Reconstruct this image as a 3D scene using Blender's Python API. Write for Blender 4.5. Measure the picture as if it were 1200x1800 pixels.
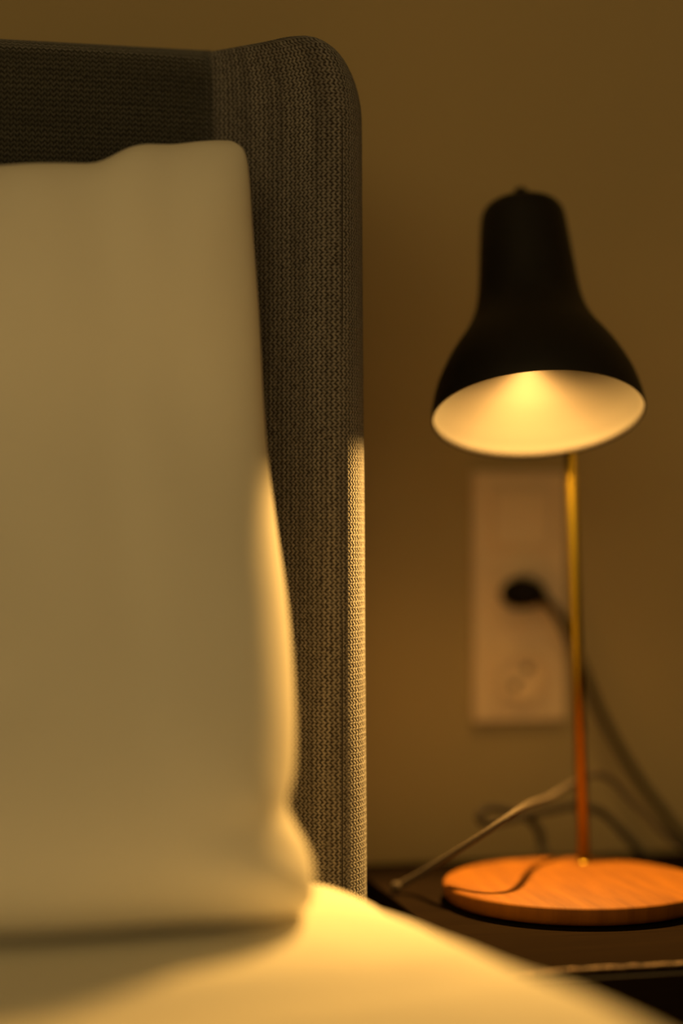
import bpy, bmesh, math, random
from mathutils import Vector, Matrix, noise
random.seed(7)
for o in list(bpy.data.objects): bpy.data.objects.remove(o)
sc = bpy.context.scene
COL = sc.collection
PI = math.pi

# ------------------------------------------------------------------ camera
YAW = math.radians(13.0)
FPX = 3400.0
CAM = Vector((0.0, -1.612, 0.779))
SY, CY = math.sin(YAW), math.cos(YAW)
cd = bpy.data.cameras.new('camera'); cam = bpy.data.objects.new('camera', cd); COL.objects.link(cam)
cam.location = CAM; cam.rotation_euler = (PI/2, 0, -YAW)
cd.sensor_fit = 'VERTICAL'; cd.sensor_height = 36; cd.sensor_width = 24; cd.lens = 68
cd.clip_start = 0.02
cd.dof.use_dof = True; cd.dof.focus_distance = 1.333; cd.dof.aperture_fstop = 1.05
sc.camera = cam
sc.view_settings.view_transform = 'Standard'; sc.view_settings.look = 'None'
sc.view_settings.gamma = 1; sc.view_settings.use_curve_mapping = False
sc.view_settings.exposure = 0.0

# ------------------------------------------------------------------ light of the room
w = bpy.data.worlds.new('world'); sc.world = w; w.use_nodes = True
w.node_tree.nodes['Background'].inputs[0].default_value = (1.0, 0.68, 0.28, 1)
w.node_tree.nodes['Background'].inputs[1].default_value = 0.62
def area(name, loc, target, size, power, color, size_y=None):
    l = bpy.data.lights.new(name, 'AREA'); l.energy = power; l.color = color
    l.shape = 'RECTANGLE'; l.size = size; l.size_y = size_y or size
    o = bpy.data.objects.new(name, l); COL.objects.link(o); o.location = loc
    o.rotation_euler = (Vector(target)-Vector(loc)).to_track_quat('-Z', 'Y').to_euler()
    return o
area('room_fill', (-.95, -3.0, 2.2), (0.2, -0.5, 0.7), 2.2, 16.5, (1.0, 0.71, 0.275), 1.8)  # added soft ambient fill, hung free behind the camera; no window there

# ------------------------------------------------------------------ pixel helpers
def at(px, py, Z):
    cx = (px-600)/FPX*Z; cz = (900-py)/FPX*Z
    return Vector((CAM.x + Z*SY + cx*CY, CAM.y + Z*CY - cx*SY, CAM.z + cz))
def at_y(px, py, D):              # hit the plane at world depth D in front of the camera
    k = (px-600)/FPX
    return at(px, py, D/(CY-k*SY))
def at_h(px, py, h):              # hit the horizontal plane h below the camera
    return at(px, py, h*FPX/(py-900))

# ------------------------------------------------------------------ mesh helpers
def obj(name, bm, mat, parent=None, smooth=True, subsurf=0, bevel=0):
    bmesh.ops.recalc_face_normals(bm, faces=bm.faces[:]) if bm.faces else None
    me = bpy.data.meshes.new(name); bm.to_mesh(me); bm.free()
    if smooth:
        for p in me.polygons: p.use_smooth = True
    o = bpy.data.objects.new(name, me); COL.objects.link(o)
    if mat: me.materials.append(mat)
    if parent: o.parent = parent; o.matrix_parent_inverse = parent.matrix_basis.inverted()
    if bevel:
        m = o.modifiers.new('bevel', 'BEVEL'); m.width = bevel; m.segments = 3; m.limit_method = 'ANGLE'
    if subsurf:
        m = o.modifiers.new('sub', 'SUBSURF'); m.levels = subsurf; m.render_levels = subsurf
    return o
def tag(o, label=None, cat=None, group=None, kind=None):
    if label: o['label'] = label
    if cat: o['category'] = cat
    if group: o['group'] = group
    if kind: o['kind'] = kind
    return o
def thing(name, label, cat, loc, group=None):
    o = bpy.data.objects.new(name, None); COL.objects.link(o); o.location = loc; o.empty_display_size = .05
    return tag(o, label, cat, group)
def box(bm, a, b):
    x0, y0, z0 = a; x1, y1, z1 = b
    v = [bm.verts.new(p) for p in ((x0,y0,z0),(x1,y0,z0),(x1,y1,z0),(x0,y1,z0),(x0,y0,z1),(x1,y0,z1),(x1,y1,z1),(x0,y1,z1))]
    for f in ((0,3,2,1),(4,5,6,7),(0,1,5,4),(1,2,6,5),(2,3,7,6),(3,0,4,7)): bm.faces.new([v[i] for i in f])
def lathe(bm, prof, M, seg=64, close=False):
    rings = []
    for r, z in prof:
        if r < 1e-6: rings.append([bm.verts.new(M @ Vector((0,0,z)))])
        else: rings.append([bm.verts.new(M @ Vector((r*math.cos(2*PI*k/seg), r*math.sin(2*PI*k/seg), z))) for k in range(seg)])
    n = len(rings)
    for i in range(n if close else n-1):
        A, B = rings[i], rings[(i+1) % n]
        for k in range(seg):
            k2 = (k+1) % seg
            if len(A) == 1 and len(B) == 1: continue
            if len(A) == 1: bm.faces.new((A[0], B[k], B[k2]))
            elif len(B) == 1: bm.faces.new((A[k], A[k2], B[0]))
            else: bm.faces.new((A[k], A[k2], B[k2], B[k]))
def catmull(pts, n=10):
    P = [pts[0]*2-pts[1]] + list(pts) + [pts[-1]*2-pts[-2]]
    out = []
    for i in range(1, len(P)-2):
        for k in range(n):
            t = k/n
            out.append(0.5*((2*P[i]) + (P[i+1]-P[i-1])*t + (2*P[i-1]-5*P[i]+4*P[i+1]-P[i+2])*t*t + (3*P[i]-P[i-1]-3*P[i+1]+P[i+2])*t**3))
    out.append(P[-2]); return out
def tube(bm, path, r, seg=12, cap=True):
    n = len(path); rings = []
    t0 = (path[1]-path[0]).normalized()
    up = Vector((0,0,1)) if abs(t0.z) < .9 else Vector((1,0,0))
    nrm = t0.cross(up).normalized()
    for i, p in enumerate(path):
        t = (path[min(i+1,n-1)]-path[max(i-1,0)]).normalized()
        nrm = (nrm - t*nrm.dot(t)).normalized(); b = t.cross(nrm)
        rr = r[i] if isinstance(r, (list, tuple)) else r
        rings.append([bm.verts.new(p + (nrm*math.cos(2*PI*k/seg)+b*math.sin(2*PI*k/seg))*rr) for k in range(seg)])
    for i in range(n-1):
        for k in range(seg):
            k2 = (k+1) % seg
            bm.faces.new((rings[i][k], rings[i][k2], rings[i+1][k2], rings[i+1][k]))
    if cap:
        bm.faces.new(rings[0]); bm.faces.new(rings[-1])
def interp(pts, x):               # smooth-ish piecewise interpolation, pts sorted by x
    if x <= pts[0][0]: return pts[0][1]
    for i in range(len(pts)-1):
        (x0, y0), (x1, y1) = pts[i], pts[i+1]
        if x <= x1:
            t = (x-x0)/(x1-x0)
            pm = pts[i-1] if i > 0 else (2*x0-x1, y0); pp = pts[i+2] if i+2 < len(pts) else (2*x1-x0, y1)
            m0 = (y1-pm[1])/(x1-pm[0])*(x1-x0); m1 = (pp[1]-y0)/(pp[0]-x0)*(x1-x0)
            t2, t3 = t*t, t*t*t
            return (2*t3-3*t2+1)*y0+(t3-2*t2+t)*m0+(-2*t3+3*t2)*y1+(t3-t2)*m1
    return pts[-1][1]
def sstep(a, b, x):
    t = max(0, min(1, (x-a)/(b-a))); return t*t*(3-2*t)

# ------------------------------------------------------------------ materials
class NT:
    def __init__(s, name):
        s.m = bpy.data.materials.new(name); s.m.use_nodes = True; s.t = s.m.node_tree; s.b = s.t.nodes['Principled BSDF']
    def n(s, typ, **kw):
        x = s.t.nodes.new(typ)
        for k, v in kw.items(): setattr(x, k, v)
        return x
    def l(s, a, b): s.t.links.new(a, b)
    def math(s, op, a, b=None, c=None):
        x = s.n('ShaderNodeMath', operation=op)
        for i, v in enumerate((a, b, c)):
            if v is None: continue
            if isinstance(v, (int, float)): x.inputs[i].default_value = v
            else: s.l(v, x.inputs[i])
        return x.outputs[0]
    def mix(s, fac, a, b):
        x = s.n('ShaderNodeMix', data_type='RGBA')
        for i, v in ((0, fac), (6, a), (7, b)):
            if isinstance(v, (int, float)): x.inputs[i].default_value = v
            elif isinstance(v, tuple): x.inputs[i].default_value = (*v, 1)
            else: s.l(v, x.inputs[i])
        return x.outputs[2]
    def noise(s, scale, detail=3, vec=None, rough=.5):
        x = s.n('ShaderNodeTexNoise'); x.inputs['Scale'].default_value = scale; x.inputs['Detail'].default_value = detail; x.inputs['Roughness'].default_value = rough
        if vec is not None: s.l(vec, x.inputs['Vector'])
        return x.outputs['Fac']
    def coords(s, scale=(1,1,1), out='Object'):
        c = s.n('ShaderNodeTexCoord'); mp = s.n('ShaderNodeMapping'); mp.inputs['Scale'].default_value = scale
        s.l(c.outputs[out], mp.inputs['Vector']); return mp.outputs[0]
    def bump(s, h, strength, dist):
        x = s.n('ShaderNodeBump'); x.inputs['Strength'].default_value = strength; x.inputs['Distance'].default_value = dist
        s.l(h, x.inputs['Height']); s.l(x.outputs[0], s.b.inputs['Normal'])
    def set(s, **kw):
        for k, v in kw.items():
            i = s.b.inputs[k.replace('_', ' ')]
            if hasattr(v, 'default_value') or hasattr(v, 'links'): s.l(v, i)
            else: i.default_value = (*v, 1) if isinstance(v, tuple) and len(v) == 3 else v
        return s.m

def mat_wall(name, c):
    m = NT(name); v = m.coords()
    n1 = m.noise(1.3, 4, v); n2 = m.noise(260, 3, v)
    m.bump(n2, .25, .0006)
    return m.set(Base_Color=m.mix(m.math('MULTIPLY', n1, .5), c, tuple(x*.86 for x in c)), Roughness=.85)
M_wall = mat_wall('wall_paint', (.42, .325, .168))
M_ceil = mat_wall('ceiling_paint', (.7, .66, .58))
def mat_plain(name, c, rough=.5, metal=0, noise_amt=.1, scale=40, coat=0):
    m = NT(name); n = m.noise(scale, 3, m.coords())
    m.set(Base_Color=m.mix(n, c, tuple(x*(1-noise_amt*2) for x in c)), Roughness=rough, Metallic=metal)
    if coat: m.b.inputs['Coat Weight'].default_value = coat
    return m.m
def mat_weave(name, light, dark, ang=False):
    # zigzag herringbone weave, UV in metres
    m = NT(name)
    uv = m.n('ShaderNodeUVMap'); sp = m.n('ShaderNodeSeparateXYZ'); m.l(uv.outputs[0], sp.inputs[0])
    u, v = (sp.outputs[1], sp.outputs[0]) if ang else (sp.outputs[0], sp.outputs[1])
    wob = m.noise(110, 2, uv.outputs[0]); wob2 = m.noise(420, 2, uv.outputs[0])
    u = m.math('ADD', u, m.math('MULTIPLY', m.math('SUBTRACT', wob, .5), .0016))
    v = m.math('ADD', v, m.math('MULTIPLY', m.math('SUBTRACT', wob2, .5), .0012))
    tri = m.math('PINGPONG', v, .0021)
    ph = m.math('ADD', u, m.math('MULTIPLY', tri, .95))
    s1 = m.math('SINE', m.math('MULTIPLY', ph, 2*PI/.0036))
    s2 = m.math('SINE', m.math('MULTIPLY', v, 2*PI/.0021))
    h = m.math('ADD', m.math('MULTIPLY', s1, .36), m.math('MULTIPLY', s2, .14))
    kn = m.n('ShaderNodeTexVoronoi'); kn.inputs['Scale'].default_value = 420; m.l(uv.outputs[0], kn.inputs[0])
    h = m.math('ADD', m.math('ADD', h, .52), m.math('MULTIPLY', m.math('SUBTRACT', wob2, .5), .7))
    h = m.math('SUBTRACT', h, m.math('MULTIPLY', m.math('SUBTRACT', kn.outputs[0], .4), .45))
    # streaks along the thread
    mp = m.n('ShaderNodeMapping'); mp.inputs['Scale'].default_value = (6, 160, 1) if ang else (160, 6, 1)
    m.l(uv.outputs[0], mp.inputs[0]); st = m.noise(1.0, 4, mp.outputs[0])
    cr = m.n('ShaderNodeClamp'); m.l(h, cr.inputs[0])
    c1 = m.mix(cr.outputs[0], dark, light)
    c2 = m.mix(m.math('MULTIPLY', m.math('SUBTRACT', st, .35), 1.2), c1, tuple(x*.9 for x in dark))
    m.bump(h, .8, .0011)
    m.b.inputs['Sheen Weight'].default_value = .25
    m.b.inputs['Sheen Roughness'].default_value = .5
    return m.set(Base_Color=c2, Roughness=.9, Specular_IOR_Level=.15)
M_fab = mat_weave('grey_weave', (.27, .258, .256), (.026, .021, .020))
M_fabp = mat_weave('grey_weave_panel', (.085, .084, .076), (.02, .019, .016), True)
def mat_cotton(name, c):
    m = NT(name); v = m.coords()
    n = m.noise(9, 3, v); f = m.noise(900, 2, v)
    m.bump(f, .12, .0004)
    m.b.inputs['Sheen Weight'].default_value = .1
    return m.set(Base_Color=m.mix(n, c, tuple(x*.94 for x in c)), Roughness=.9, Specular_IOR_Level=.15)
M_pillow = mat_cotton('cream_cotton', (.80, .77, .69))
M_sheet = mat_cotton('white_cotton_sheet', (.84, .80, .68))

# ------------------------------------------------------------------ setting
def struct(name, a, b, mat):
    bm = bmesh.new(); box(bm, a, b); return tag(obj(name, bm, mat, smooth=False), kind='structure')
struct('wall_back', (-2.6, 0, 0), (2.2, .12, 2.6), M_wall)
struct('wall_right', (2.2, -5, 0), (2.32, .12, 2.6), M_wall)
struct('wall_left', (-2.72, -5, 0), (-2.6, .12, 2.6), M_wall)
struct('ceiling', (-2.72, -5, 2.6), (2.32, .12, 2.7), M_ceil)
def mat_floor():
    m = NT('oak_floor'); v = m.coords((1,1,1))
    br = m.n('ShaderNodeTexBrick'); m.l(v, br.inputs[0]); br.inputs['Scale'].default_value = 1
    br.inputs['Brick Width'].default_value = 1.2; br.inputs['Row Height'].default_value = .14; br.inputs['Mortar Size'].default_value = .002
    br.inputs['Color1'].default_value = (.26,.16,.08,1); br.inputs['Color2'].default_value = (.2,.12,.06,1); br.inputs['Mortar'].default_value = (.04,.03,.02,1)
    g = m.noise(3, 6, m.coords((1, 14, 1)))
    return m.set(Base_Color=m.mix(m.math('MULTIPLY', g, .5), br.outputs[0], (.1,.06,.03)), Roughness=.5)
struct('floor', (-2.72, -5, -.1), (2.32, .12, 0), mat_floor())
struct('baseboard_back', (-2.6, -.016, 0), (2.2, 0, .08), mat_plain('white_trim', (.6,.56,.48), .5))

# ------------------------------------------------------------------ upholstered bed
HZ = CAM.z + 838/FPX*1.330            # top of the headboard
bed = thing('upholstered_bed', 'grey herringbone upholstered bed with tall winged headboard against the wall', 'bed', (-.5, -1.25, 0))
# wing: horizontal profile (px at the height of the horizon, depth Z) from the crease round the seam to the back
prof_px = [(352,1.386),(366,1.3805),(369,1.3745),(378,1.3715),(400,1.3665),(430,1.3600),(460,1.3535),(490,1.3470),(512,1.3420),(530,1.3372),(548,1.3322),
           (565,1.3290),(580,1.3276),(590,1.3272),(596,1.3276),(599,1.3284),(601,1.3292),(603,1.3296),(606,1.3300),(613,1.3335),(620,1.3385),(627,1.3450),(632.5,1.3530),(636,1.363)]
P0 = [at(px, 900, Z) for px, Z in prof_px]
e = P0[-1]
P0 += [Vector((e.x+.001, e.y+.012, 0)), Vector((e.x+.001, e.y+.06, 0)), Vector((e.x+.001, e.y+.15, 0)), Vector((e.x-.002, e.y+.172, 0)), Vector((e.x-.012, e.y+.18, 0)),
       Vector((e.x-.05, e.y+.182, 0)), Vector((P0[0].x+.012, e.y+.182, 0)), Vector((P0[0].x+.002, e.y+.178, 0)), Vector((P0[0].x, e.y+.165, 0))]
x0 = P0[2].x; xmax = e.x
def wing_mesh(mirror=None):
    bm = bmesh.new(); uvl = bm.loops.layers.uv.new('UVMap')
    L = [0]
    for i in range(1, len(P0)): L.append(L[-1] + (Vector((P0[i].x,P0[i].y,0))-Vector((P0[i-1].x,P0[i-1].y,0))).length)
    zs = [0.0, .1, .2, .3, .4, .46] + [.5+ i*(HZ-.5-.09)/22 for i in range(23)]
    dzs = [.08,.07,.06,.05,.042,.034,.027,.021,.016,.012,.0085,.006,.004,.0025,.0012,.0004,0]
    rows = [(z, HZ-z) for z in zs] + [(HZ-d, d) for d in dzs]
    yback = P0[-3].y
    grid = []
    for z, dz in rows:
        cr = .031*(1-math.sqrt(max(0, 1-(1-min(dz,.055)/.055)**2)))
        fr = .010*(1-math.sqrt(max(0, 1-(1-min(dz,.011)/.011)**2)))
        wide = 1 + .075*sstep(HZ-.05, .35, z) + .012*math.sin(z*9)*.5
        ring = []
        for p in P0:
            t = max(0, (p.x-x0)/(xmax-x0))
            x = x0 + (p.x-x0)*(xmax*1.0-x0-cr)/(xmax-x0) + (wide-1)*.10*sstep(.8, 1.0, t)*.6
            # front and back roll over at the top
            ty = (yback-p.y)/(yback-P0[13].y)
            y = p.y + fr*ty - fr*.8*(1-ty)
            # soft upholstery unevenness
            y += .0012*noise.noise(Vector((p.x*20, p.y*20, z*7)))
            ring.append(bm.verts.new((x, y, z)))
        grid.append(ring)
    acc = 0
    n = len(P0)
    for i in range(len(rows)-1):
        for j in range(n-1):
            f = bm.faces.new((grid[i][j], grid[i][j+1], grid[i+1][j+1], grid[i+1][j]))
            for lp, (uu, vv) in zip(f.loops, ((L[j], rows[i][0]), (L[j+1], rows[i][0]), (L[j+1], rows[i+1][0]), (L[j], rows[i+1][0]))):
                lp[uvl].uv = (uu, vv)
        bm.faces.new((grid[i][n-1], grid[i][0], grid[i+1][0], grid[i+1][n-1]))
    for ring, zz in ((grid[0], 0), (grid[-1], HZ)):
        f = bm.faces.new(ring)
        for lp in f.loops: lp[uvl].uv = (lp.vert.co.x, HZ + lp.vert.co.y + .25)
    if mirror is not None:
        for v in bm.verts: v.co.x = 2*mirror - v.co.x
        bmesh.ops.reverse_faces(bm, faces=bm.faces[:])
    return bm
BC = -.56
obj('headboard_wing', wing_mesh(), M_fab, bed)
obj('headboard_wing', wing_mesh(BC), M_fab, bed)
# seam stitching down the wing's front edge
def seam_path(mir=None):
    s = P0[16]; pts = []
    for i in range(60):
        z = .2 + (HZ-.012-.2)*i/59
        dz = HZ-z
        cr = .031*(1-math.sqrt(max(0, 1-(1-min(dz,.055)/.055)**2)))
        fr = .010*(1-math.sqrt(max(0, 1-(1-min(dz,.011)/.011)**2)))
        x = x0 + (s.x-x0)*(xmax-x0-cr)/(xmax-x0)
        wide = .075*sstep(HZ-.05, .35, z) + .012*math.sin(z*9)*.5
        x += wide*.10*sstep(.8, 1.0, (s.x-x0)/(xmax-x0))*.6
        pts.append(Vector((x if mir is None else 2*mir-x, s.y+fr+.0003, z)))
    return pts
M_thread = mat_plain('dark_thread', (.03,.026,.024), .9)
for mir in (None, BC):
    bm = bmesh.new(); tube(bm, seam_path(mir), .0007, 6); obj('seam', bm, M_thread, bed)
# panel
def panel():
    bm = bmesh.new(); uvl = bm.loops.layers.uv.new('UVMap')
    yf = at_y(370, 300, 1.358).y; yb = yf+.13
    xa = 2*BC-x0-.0; xb = x0+.004
    zt = CAM.z + 832/FPX*1.376 - .004
    prof = []   # (y, z) from bottom front up over the top to the back
    for i in range(30): prof.append((yf, .05+(zt-.03-.05)*i/29))
    for i in range(1, 10):
        a = i/9*PI/2; prof.append((yf+.024-.024*math.cos(a), zt-.03+.03*math.sin(a)))
    for i in range(1, 5): prof.append((yf+.024+(.13-.048)*i/4, zt))
    for i in range(1, 7):
        a = i/6*PI/2; prof.append((yb-.024+.024*math.sin(a), zt-.03+.03*math.cos(a)))
    prof.append((yb, .05))
    N = 90; L = [0]
    for i in range(1, len(prof)): L.append(L[-1]+math.hypot(prof[i][0]-prof[i-1][0], prof[i][1]-prof[i-1][1]))
    g = []
    for k in range(N+1):
        x = xa+(xb-xa)*k/N
        puff = .010*(1-math.exp(-(xb-x)/.02))*(1-math.exp(-(x-xa)/.02))
        g.append([bm.verts.new((x, y-(puff if i < 34 else 0)+(.0015*noise.noise(Vector((x*6, 0, z*14)))), z)) for i, (y, z) in enumerate(prof)])
    for k in range(N):
        for i in range(len(prof)-1):
            f = bm.faces.new((g[k][i], g[k+1][i], g[k+1][i+1], g[k][i+1]))
            for lp, (a, b) in zip(f.loops, ((k,i),(k+1,i),(k+1,i+1),(k,i+1))): lp[uvl].uv = (xa+(xb-xa)*a/N, L[b])
    for k in (0, N): bm.faces.new(g[k])
    return bm
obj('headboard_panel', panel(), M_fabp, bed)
# side rails and footboard
def softbox(a, b, r=.02):
    bm = bmesh.new(); box(bm, a, b)
    bmesh.ops.bevel(bm, geom=bm.edges[:], offset=r, segments=4, affect='EDGES', profile=.5)
    uvl = bm.loops.layers.uv.new('UVMap')
    for f in bm.faces:
        for lp in f.loops:
            c = lp.vert.co; lp[uvl].uv = (c.x+c.y, c.z)
    return bm
obj('side_rail', softbox((.245, -2.25, .10), (.285, -.29, .272)), M_fab, bed)
obj('side_rail', softbox((2*BC-.285, -2.25, .10), (2*BC-.245, -.29, .272)), M_fab, bed)
obj('footboard', softbox((2*BC-.285, -2.29, .10), (.285, -2.25, .32), .015), M_fab, bed)
obj('slat_base', softbox((2*BC-.24, -2.24, .21), (.24, -.27, .27), .005), mat_plain('pine', (.4,.28,.15), .6), bed)
M_leg = mat_plain('black_wood', (.02,.018,.016), .4)
for lx in (.26, 2*BC-.26):
    for ly in (-2.2, -.40):
        bm = bmesh.new(); lathe(bm, [(0,0),(.018,0),(.024,.10),(0,.10)], Matrix.Translation((lx, ly, 0)), 20)
        obj('leg', bm, M_leg, bed)

# ------------------------------------------------------------------ mattress in its fitted sheet
MZ = CAM.z - .234
edge_pts = [(.30,.375),(.70,.378),(.841,.374),(.966,.357),(1.084,.331),(1.15,.311),(1.204,.292),(1.261,.270),(1.295,.235),(1.325,.19)]   # depth -> outer x
def mattress():
    bm = bmesh.new()
    d0, d1 = -.55, 1.325
    rows = []
    ds = [d0 + (0.5-d0)*i/14 for i in range(14)] + [.5+(d1-.5)*i/70 for i in range(71)]
    R = .05
    for d in ds:
        X = interp(edge_pts, d); xl = 2*BC-X
        endf = 1-math.sqrt(max(0, 1-max(0, 1-(d1-d)/.045)**2)) if d > d1-.045 else 0
        # cross section: bottom right -> up the side -> top -> left
        cs = [(X-.035, .275), (X-.012, .30), (X-.004, .36), (X, .43), (X, MZ-R)]
        for i in range(1, 9):
            a = i/8*PI/2; cs.append((X-R*1.3+R*1.3*math.cos(a), MZ-R+R*math.sin(a)))
        for i in range(1, 26): cs.append((X-R*1.3-.32*i/25, MZ))
        for i in range(1, 12): cs.append((X-R*1.3-.32+(xl+.08-(X-R*1.3-.32))*i/11, MZ))
        cs += [(xl+.02, MZ-.02), (xl, MZ-.06), (xl, .36), (xl+.03, .275)]
        r = []
        for x, z in cs:
            if z > .5:
                y_ = d
                # wrinkles: long soft folds
                f = 0
                f += .0030*noise.noise(Vector((x*5+3, d*9, 0)))
                f += .0065*math.exp(-((d-.93-.16*(x-.2))/.014)**2)*sstep(-.02,.12,x)*(1-sstep(.24,.33,x))*-1
                f += .0060*math.exp(-((d-1.185+.55*(x-.24))/.010)**2)*sstep(.17,.23,x)
                f += .0075*math.exp(-((d-1.235+.8*(x-.24))/.012)**2)*sstep(.17,.22,x)
                f += .0015*noise.noise(Vector((x*26, d*16, 5)))*sstep(.12,.24,x)
                z += f
            r.append(bm.verts.new((x, CAM.y+d, z-.03*endf if z > .5 else z)))
        rows.append(r)
    n = len(rows[0])
    for i in range(len(rows)-1):
        for j in range(n-1): bm.faces.new((rows[i][j], rows[i][j+1], rows[i+1][j+1], rows[i+1][j]))
        bm.faces.new((rows[i][n-1], rows[i][0], rows[i+1][0], rows[i+1][n-1]))
    bm.faces.new(rows[0]); bm.faces.new(rows[-1])
    return bm
mt = obj('mattress', mattress(), M_sheet, subsurf=1)
tag(mt, 'thick mattress in a cream white fitted sheet lying on the grey bed', 'mattress')

# ------------------------------------------------------------------ pillow leaning on the headboard
def pillow():
    bm = bmesh.new()
    right = [(246,398),(252,417),(262,427),(290,435),(420,441),(600,451),(800,459),(950,470),(1100,482),(1200,489),(1300,493),(1380,489),(1425,480),(1455,494),(1500,522),(1560,538),(1597,536)]
    Dn = lambda v: 1.118 + .166*(1-(1-v)**3)
    tpx = [(-900,380),(-500,350),(-200,325),(0,309),(60,303),(120,300),(165,299),(185,292),(205,278),(232,265),(262,260),(290,261),(330,255),(370,249),(400,248)]
    top = [(at_y(a, b, Dn(1)).x, b) for a, b in tpx]           # depth of the seam plane: leans back to the headboard
    Xl = -.46
    NU, NV = 120, 96
    def side(sgn):
        g = []
        for j in range(NV+1):
            v = j/NV
            py = 1597 + (246-1597)*(1-(1-v))   # image row at the right edge
            D = Dn(v)
            Xr = at_y(interp(right, py), py, D).x
            zr = MZ+.002 + (at_y(500, 246, Dn(1)).z-MZ-.002)*v
            row = []
            for i in range(NU+1):
                s = i/NU; u = 1-(1-s)**1.25 if s > 0 else 0
                x = Xl+(Xr-Xl)*u
                # top edge height varies along the width
                tp = interp(top, x); zt = at_y(300, tp, Dn(1)).z; z1 = at_y(300, 247, Dn(1)).z
                z0 = MZ + .0015
                base0 = MZ+.002
                z = z0 + (zt-z0)*(zr-base0)/(z1-base0)
                a = max(0, 1-abs(2*u-1)**14)**(.42-.12*sstep(.2,.4,v)); b = max(0, 1-abs(2*v-1)**4.0)**(.33+.2*sstep(.3,.6,v))
                T = ((.055+.105*(1-sstep(.08,.72,v))+.02*(1-abs(2*u-1))) if sgn < 0 else .045)*a*b
                wr = .005*noise.noise(Vector((x*7, z*5, sgn))) + .0012*noise.noise(Vector((x*30, z*18, 9)))*math.exp(-(zt-z)/.09) + .0026*noise.noise(Vector((x*18+4, z*11, sgn)))
                wr += -.010*math.exp(-((z-.655-.55*(x-.02))/.018)**2)*(1-sstep(-.01,.10,x))
                # gathers running in from the top edge and lower corner
                wr += .0010*math.sin(x*95+2*noise.noise(Vector((x*9,z*9,0)))*3)*math.exp(-(zt-z)/.05)
                cdx, cdz = x-.235, z-(MZ+.03)
                wr += .002*math.sin(math.atan2(cdz, cdx)*9)*math.exp(-math.hypot(cdx, cdz)/.06)
                y = CAM.y + D + sgn*(T + wr*min(1, a*b*3))
                row.append((x, y, z))
            g.append(row)
        return g
    F, B = side(-1), side(1)
    vf = [[bm.verts.new(p) for p in r] for r in F]
    vb = [[None]*(NU+1) for _ in range(NV+1)]
    for j in range(NV+1):
        for i in range(NU+1):
            vb[j][i] = vf[j][i] if (i in (0, NU) or j in (0, NV)) else bm.verts.new(B[j][i])
    for j in range(NV):
        for i in range(NU):
            bm.faces.new((vf[j][i], vf[j][i+1], vf[j+1][i+1], vf[j+1][i]))
            bm.faces.new((vb[j][i], vb[j+1][i], vb[j+1][i+1], vb[j][i+1]))
    return bm
pl = obj('pillow', pillow(), M_pillow, subsurf=1)
tag(pl, 'plump cream pillow standing on the mattress and leaning on the headboard', 'pillow')

# ------------------------------------------------------------------ nightstand
LZ = 1.43                            # distance of the lamp base centre
NH = 685/FPX*LZ + .0                  # nightstand top below the camera
NZ = CAM.z - NH
fy = at_h(1100, 1696, NH).y
M_ns = NT('black_brown_wood')
g = M_ns.noise(7, 6, M_ns.coords((1.2, 26, 26))); g2 = M_ns.noise(900, 2, M_ns.coords())
M_ns.bump(M_ns.math('ADD', g, M_ns.math('MULTIPLY', g2, .6)), .35, .0006)
M_ns = M_ns.set(Base_Color=M_ns.mix(g, (.014,.009,.005), (.006,.004,.003)), Roughness=.8, Specular_IOR_Level=0.0)
M_worn = NT('worn_edge_wood')
wn = M_worn.noise(420, 4, M_worn.coords((1, 1, 2)), .7)
wr_ = M_worn.n('ShaderNodeValToRGB'); wr_.color_ramp.elements[0].position = .42; wr_.color_ramp.elements[1].position = .6
wr_.color_ramp.elements[0].color = (.04,.02,.01,1); wr_.color_ramp.elements[1].color = (.55,.36,.2,1)
M_worn.l(wn, wr_.inputs[0]); M_worn.bump(wn, .8, .001)
M_worn = M_worn.set(Base_Color=wr_.outputs[0], Roughness=.6)
nx0, nx1, ny1 = .362, .842, -.075
ns = thing('nightstand', 'low black-brown wooden nightstand with a worn top edge beside the bed', 'nightstand', ((nx0+nx1)/2, (fy+ny1)/2, 0))
def bbox_obj(name, a, b, mat, parent, bev=.0015):
    bm = bmesh.new(); box(bm, a, b); return obj(name, bm, mat, parent, smooth=False, bevel=bev)
bbox_obj('top', (nx0, fy, NZ-.0035), (nx1, ny1, NZ), M_ns, ns, .0008)
wb = bmesh.new()                       # worn chipped front edge
pts = []
for i in range(241):
    x = nx0+.002+(nx1-nx0-.004)*i/240
    pts.append(Vector((x, fy-.0002+.0005*noise.noise(Vector((x*90,0,0))), NZ-.0012+.0006*noise.noise(Vector((x*150,3,0))))))
tube(wb, pts, [.0011+.0005*noise.noise(Vector((p.x*260,7,0))) for p in pts], 6)
obj('worn_edge', wb, M_worn, ns)['label'] = 'chipped light brown front edge'
bbox_obj('side_panel', (nx0, fy+.012, .03), (nx0+.018, ny1, NZ-.0035), M_ns, ns)
bbox_obj('side_panel', (nx1-.018, fy+.012, .03), (nx1, ny1, NZ-.0035), M_ns, ns)
bbox_obj('back_panel', (nx0+.018, ny1-.012, .03), (nx1-.018, ny1, NZ-.0035), M_ns, ns)
bbox_obj('bottom_panel', (nx0+.018, fy+.012, .03), (nx1-.018, ny1-.012, .048), M_ns, ns)
bbox_obj('shelf', (nx0+.018, fy+.03, .25), (nx1-.018, ny1-.012, .265), M_ns, ns)
dr = bbox_obj('drawer', (nx0+.002, fy-.002, NZ-.155), (nx1-.002, fy+.012, NZ-.0060), M_ns, ns)
bb = bmesh.new(); tube(bb, [Vector(((nx0+nx1)/2-.06+.012*i, fy-.016, NZ-.08)) for i in range(11)], .005, 12)
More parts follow.
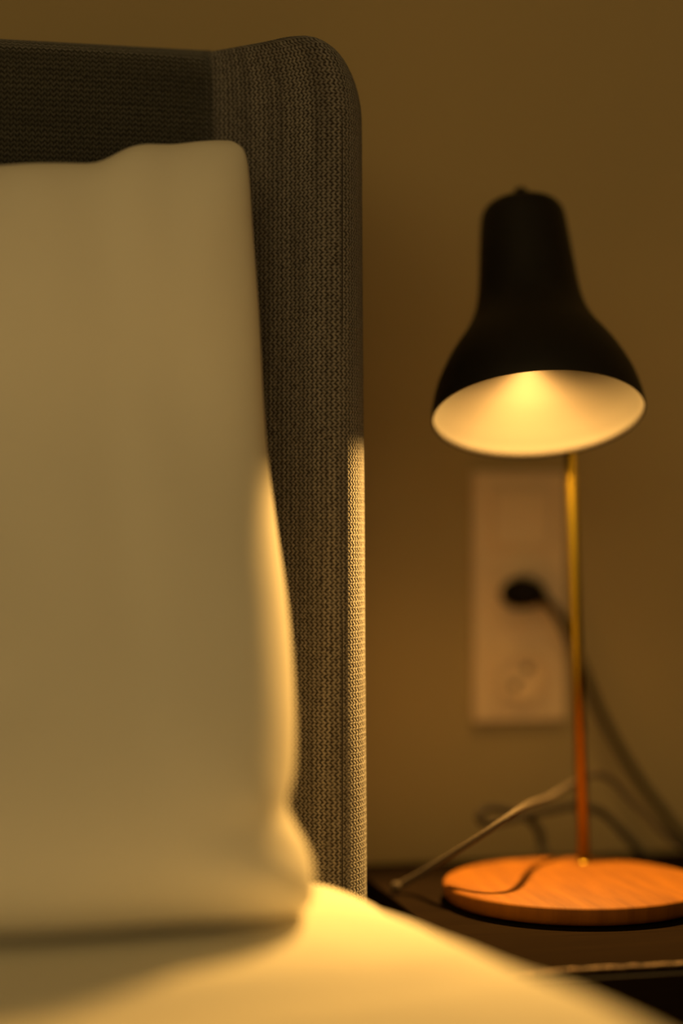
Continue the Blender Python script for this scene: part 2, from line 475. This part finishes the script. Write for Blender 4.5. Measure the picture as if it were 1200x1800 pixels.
for s in (-.05, .05): tube(bb, [Vector(((nx0+nx1)/2+s, fy-.016, NZ-.08)), Vector(((nx0+nx1)/2+s, fy-.001, NZ-.08))], .004, 10)
M_brass = NT('brass')
bn = M_brass.noise(30, 3, M_brass.coords())
M_brass = M_brass.set(Base_Color=M_brass.mix(bn, (.40,.275,.03), (.35,.24,.026)), Metallic=1.0, Roughness=.30)
obj('drawer_handle', bb, M_brass, dr)
sb = bmesh.new(); box(sb, (nx0+.004, fy-.0028, NZ-.0070), (nx1-.004, fy-.0015, NZ-.0060))
obj('edge_strip', sb, mat_plain('satin_strip', (.30,.26,.20), .3, .6), dr, smooth=False)['label'] = 'thin grey reflective line along the drawer top'
for lx in (nx0+.02, nx1-.05):
    for ly in (fy+.03, ny1-.05): bbox_obj('foot', (lx, ly, 0), (lx+.03, ly+.03, .03), M_ns, ns)

# ------------------------------------------------------------------ desk lamp
BH = (1548-900)/FPX*LZ                # base top below camera
bc = at(1011, 1548, LZ); BT = bc.z
lamp = thing('desk_lamp', 'black bell shade table lamp with brass pole and round wooden base, switched on', 'lamp', (bc.x, bc.y, NZ))
BR = 233/FPX*LZ
M_wood = NT('orange_oak')
wv = M_wood.coords((34, 3.0, 3.0)); wg = M_wood.noise(3.2, 6, wv, .6); wg2 = M_wood.noise(1.1, 2, M_wood.coords((26, 2, 2)))
rr = M_wood.n('ShaderNodeValToRGB'); M_wood.l(M_wood.math('ADD', M_wood.math('MULTIPLY', wg, .6), M_wood.math('MULTIPLY', wg2, .4)), rr.inputs[0])
rr.color_ramp.elements[0].position = .3; rr.color_ramp.elements[0].color = (.11,.034,.001,1)
rr.color_ramp.elements[1].position = .7; rr.color_ramp.elements[1].color = (.24,.085,.002,1)
M_wood.bump(wg, .15, .0005)
M_wood = M_wood.set(Base_Color=rr.outputs[0], Roughness=.7, Specular_IOR_Level=.2)
bt = BT-NZ
bm = bmesh.new(); lathe(bm, [(0,.0015),(BR-.006,.0015),(BR-.003,.003),(BR-.0008,.006),(BR,bt-.003),(BR-.0008,bt-.0012),(BR-.003,bt),(0,bt)], Matrix.Translation((bc.x, bc.y, NZ)), 128)
base = obj('base', bm, M_wood, lamp); base['label'] = 'round orange brown wooden base'
base.modifiers.new('es', 'EDGE_SPLIT').split_angle = math.radians(50)
for k in range(3):
    a = k*2*PI/3; bm = bmesh.new()
    lathe(bm, [(0,0),(.008,0),(.008,.0025),(0,.0025)], Matrix.Translation((bc.x+.075*math.cos(a), bc.y+.075*math.sin(a), NZ)), 16)
    obj('felt_pad', bm, M_thread, base)
p0 = at_h(1026, 1515, BH); PZ = (p0-CAM).dot(Vector((SY,CY,0)))
p1 = at(1000, 700, PZ-.004)
M_blk = NT('black_lacquer')
M_blk = M_blk.set(Base_Color=M_blk.mix(M_blk.noise(60, 2, M_blk.coords()), (.008,.007,.006), (.005,.0045,.004)), Roughness=.5, Specular_IOR_Level=.3)
d_ = (p1-p0).normalized(); ptop = at(994, 540, PZ-.006)
bm = bmesh.new(); tube(bm, [p0-Vector((0,0,.002)), p0.lerp(ptop, .5), ptop], .0048, 24)
obj('pole', bm, M_brass, lamp)['label'] = 'slim brass pole'
bm = bmesh.new(); lathe(bm, [(0,0),(.0062,0),(.0062,.0012),(0,.0012)], Matrix.Translation(p0-Vector((0,0,.0003))), 24)
obj('pole_collar', bm, M_brass, lamp)
# shade: local z runs from the rim centre up the axis
TILT = math.radians(21.4)
RC = at(946, 731, LZ-.004)
fwd = Vector((SY, CY, 0)); rgt = Vector((CY, -SY, 0)); upv = Vector((0,0,1))
ax = (upv*math.cos(TILT) + fwd*math.sin(TILT)); lean = math.radians(2.0)
ax = (ax - rgt*math.tan(lean)).normalized()
MM = ax.to_track_quat('Z', 'Y').to_matrix().to_4x4(); MM.translation = RC
s_ = LZ/FPX
raw = [(731,187),(722,187),(708,184.5),(690,180),(672,174),(655,166),(638,157),(620,146),(603,134),(586,121),(570,111),(555,103.5),(540,98),(520,93),(495,89.5),(465,86.5),(430,83.5),(400,80.5),(382,78.5),(371,77),(363,74.5),(357,70.5),(353.5,64),(352,54),(351.3,36),(351,0)]
prof = [(r*s_, (731-y)/.912*s_) for y, r in raw]
th = .0012
bm = bmesh.new(); lathe(bm, prof, MM, 128)
inner = [(max(0, r-th) if r else 0, (z if i == 0 else max(z-(th if r < 70*s_ else .0003), 0))) for i, (r, z) in enumerate(prof)]
shade = obj('lamp_shade', bm, M_blk, lamp); shade['label'] = 'black bell shaped metal shade'
M_in = NT('shade_lining')
M_in = M_in.set(Base_Color=M_in.mix(M_in.noise(12, 3, M_in.coords()), (.018,.016,.014), (.015,.013,.012)), Roughness=.45, Specular_IOR_Level=.12)
bm = bmesh.new(); lathe(bm, [prof[0]]+inner, MM, 128)
obj('shade_lining', bm, M_in, shade)['label'] = 'pale glossy inside of the shade'
bm = bmesh.new(); z_ = prof[-1][1]
lathe(bm, [(0,z_-.002),(.0060,z_-.001),(.0058,z_+.0140),(.0045,z_+.0165),(0,z_+.017)], MM, 24)
obj('finial', bm, M_blk, shade)
# socket + bulb
BD = .065
back_ = (fwd-ax*fwd.dot(ax)).normalized()
BP = MM @ Vector((0,0,BD)) + back_*.040          # bulb tip, set towards the rear of the shade
bax = (MM @ Vector((0,0,.135)) - BP).normalized()
MB = bax.to_track_quat('Z','Y').to_matrix().to_4x4(); MB.translation = BP
bm = bmesh.new(); lathe(bm, [(0,.050),(.015,.050),(.016,.055),(.016,.090),(0,.090)], MB, 32)
obj('bulb_socket', bm, M_blk, lamp)
M_glow = NT('bulb_glass'); M_glow = M_glow.set(Base_Color=(.9,.8,.6), Emission_Color=(1.0,.62,.22), Emission_Strength=3.0, Roughness=.4)
bm = bmesh.new(); lathe(bm, [(0,.006),(.008,.0068),(.014,.010),(.0165,.015),(.0172,.022),(.016,.034),(.013,.046),(.0125,.055),(0,.055)], MB, 40)
bulb = obj('light_bulb', bm, M_glow, lamp)
L = bpy.data.lights.new('bulb_light', 'SPOT'); L.energy = 38.0; L.color = (1.0, .53, .125); L.shadow_soft_size = .014
L.spot_size = math.radians(158); L.spot_blend = 1.0
lo = bpy.data.objects.new('bulb_light', L); COL.objects.link(lo)
lo.location = BP; lo.rotation_euler = ax.to_track_quat('Z','Y').to_euler()
# arm from the pole to the neck of the shade
nk = MM @ Vector((0, 0, .085)); 
bp = ptop + Vector((0,0,-.012))
bm = bmesh.new(); tube(bm, catmull([bp, bp.lerp(nk,.5)+Vector((0,0,.004)), nk], 6), .0045, 14)
obj('arm', bm, M_brass, lamp)
bm = bmesh.new(); lathe(bm, [(0,-.010),(.0078,-.010),(.0082,-.008),(.0082,.010),(.0065,.013),(0,.013)], Matrix.Translation(ptop), 24)
obj('pole_cap', bm, M_blk, lamp)

# ------------------------------------------------------------------ cords
M_cord = NT('braided_cord')
ccv = M_cord.coords((1,1,1)); vo = M_cord.n('ShaderNodeTexVoronoi'); vo.inputs['Scale'].default_value = 700; M_cord.l(ccv, vo.inputs[0])
M_cord.bump(vo.outputs[0], .5, .0005)
M_cord = M_cord.set(Base_Color=M_cord.mix(vo.outputs[0], (.085,.062,.04), (.035,.025,.016)), Roughness=.85)
M_cord2 = mat_plain('dark_fabric_cord', (.022,.016,.011), .9)
M_rub = mat_plain('black_rubber', (.010,.008,.007), .8); M_rub.node_tree.nodes['Principled BSDF'].inputs['Specular IOR Level'].default_value = .1
# lamp's own cord: round behind the base, looping up, then down over the left end of the nightstand
lc = [at(960,1503,1.565), at(953,1488,1.570), at(947,1460,1.570), at(925,1436,1.566), at(890,1424,1.560), at(856,1421,1.555), at(842,1435,1.550), at(856,1448,1.552),
      at(890,1442,1.545), at(930,1432,1.565), at(975,1422,1.575), at(1015,1416,1.575), at(1060,1430,1.57), at(1100,1470,1.57), at(1130,1505,1.57)]
bm = bmesh.new(); tube(bm, catmull(lc, 10), .0034, 12); obj('power_cord', bm, M_cord2, lamp)['label'] = 'dark cord looping behind the base'
cable = [at(690,1562,1.458), at(702,1556,1.462), at(740,1535,1.450), at(800,1498,1.412), at(860,1459,1.395), at(908,1426,1.410), at(935,1412,1.48), at(965,1402,1.51), at(1005,1378,1.54), at(1045,1361,1.56),
      at(1080,1375,1.57), at(1120,1417,1.57), at(1165,1462,1.565), at(1210,1495,1.56), at(1260,1512,1.57)]
bm = bmesh.new(); tube(bm, catmull(cable, 10), .0026, 12)
cb = obj('charging_cable', bm, M_cord); tag(cb, 'thin brown cable crossing behind the pole down to the nightstand\'s left end', 'cable')
bm = bmesh.new(); q = at(696,1559,1.458); lathe(bm, [(0,-.003),(.0025,-.003),(.0034,-.001),(.0034,.002),(.0025,.0035),(0,.0035)], Matrix.Translation(q), 16)
obj('cable_end', bm, M_cord, cb)['label'] = 'small round tip of the cable'

# ------------------------------------------------------------------ wall plate: switch and two sockets
pa = at_y(827, 829, 1.612); pb = at_y(990, 1264, 1.612)
X0, X1, Z1, Z0 = pa.x, pb.x, pa.z, pb.z
M_plast = mat_plain('white_plastic', (.80,.62,.42), .4, 0, .02)
M_plast2 = mat_plain('white_plastic_insert', (.76,.585,.39), .4, 0, .02)
pt = thing('wall_socket_plate', 'tall white wall plate with a switch above two round sockets', 'socket plate', ((X0+X1)/2, -.004, (Z0+Z1)/2))
bbox_obj('frame', (X0, -.009, Z0), (X1, 0, Z1), M_plast, pt, .002)
H3 = (Z1-Z0)/3; W = X1-X0; xc = (X0+X1)/2
zc = [Z1-H3*.56, Z1-H3*1.5, Z1-H3*2.46]
sw = bbox_obj('light_switch', (xc-.0275, -.0135, zc[0]-.0275), (xc+.0275, -.009, zc[0]+.0275), M_plast2, pt, .0015)
bbox_obj('rocker', (xc-.0245, -.0155, zc[0]-.0245), (xc+.0245, -.0135, zc[0]+.0245), M_plast, sw, .001)
RX = Matrix.Rotation(PI/2, 4, 'X')
for k in (1, 2):
    M = Matrix.Translation((xc, -.009, zc[k])) @ RX
    bm = bmesh.new()
    box(bm, (xc-.0275, -.011, zc[k]-.0275), (xc+.0275, -.009, zc[k]+.0275))
    lathe(bm, [(.0228,.001),(.0228,.0060),(.0198,.0065),(.0192,.0060),(.0186,.0022),(0,.0022)], M, 48)
    so = obj('socket', bm, M_plast2, pt, smooth=False)
    bm = bmesh.new()
    for s in (-.0095, .0095): lathe(bm, [(.0036,.0020),(.0036,.0028),(0,.0028)], Matrix.Translation((xc+s*.6, -.009, zc[k]+s*.75)) @ RX, 14)
    obj('pin_hole', bm, M_rub, so)
# plug with its cable, falling behind the nightstand
ph = Vector((xc, -.0112, zc[1]))
plug = thing('power_plug', 'black round plug in the middle socket with its cable hanging to the right', 'plug', ph)
ph2 = at_y(915, 1042, 1.60)
bm = bmesh.new(); 
lathe(bm, [(0,0),(.0185,0),(.0190,.004),(.0180,.012),(.0140,.020),(.0100,.026),(0,.028)], Matrix.Translation((ph2.x, -.0112, ph2.z)) @ RX, 40)
for v in bm.verts: v.co.z = ph2.z+(v.co.z-ph2.z)*.72; v.co.x = ph2.x+(v.co.x-ph2.x)*1.05
body = obj('plug_body', bm, M_rub, plug)
gp = [Vector((ph2.x-.012, -.034, ph2.z+.002)), Vector((ph2.x+.004, -.036, ph2.z)), Vector((ph2.x+.017, -.033, ph2.z-.006))]
bm = bmesh.new(); tube(bm, catmull(gp, 5), [.0095]*5+[.0085,.0075,.0065,.0055,.0045,.004], 16); obj('strain_relief', bm, M_rub, plug)
D = 1.585
cp = [gp[2]+Vector((-.002,0,0)), at_y(972,1068,1.58), at_y(996,1112,1.58), at_y(1022,1172,1.58), at_y(1052,1245,1.577), at_y(1085,1310,1.572), at_y(1125,1375,1.568), at_y(1165,1428,1.565), at_y(1205,1480,1.562), at_y(1250,1530,1.558)]
last = cp[-1]
cp += [Vector((last.x+.02, -.045, last.z-.05)), Vector((last.x+.03, -.04, last.z-.2)), Vector((last.x+.03, -.04, .03))]
bm = bmesh.new(); tube(bm, catmull(cp, 10), .0040, 12); obj('cable', bm, M_rub, plug)
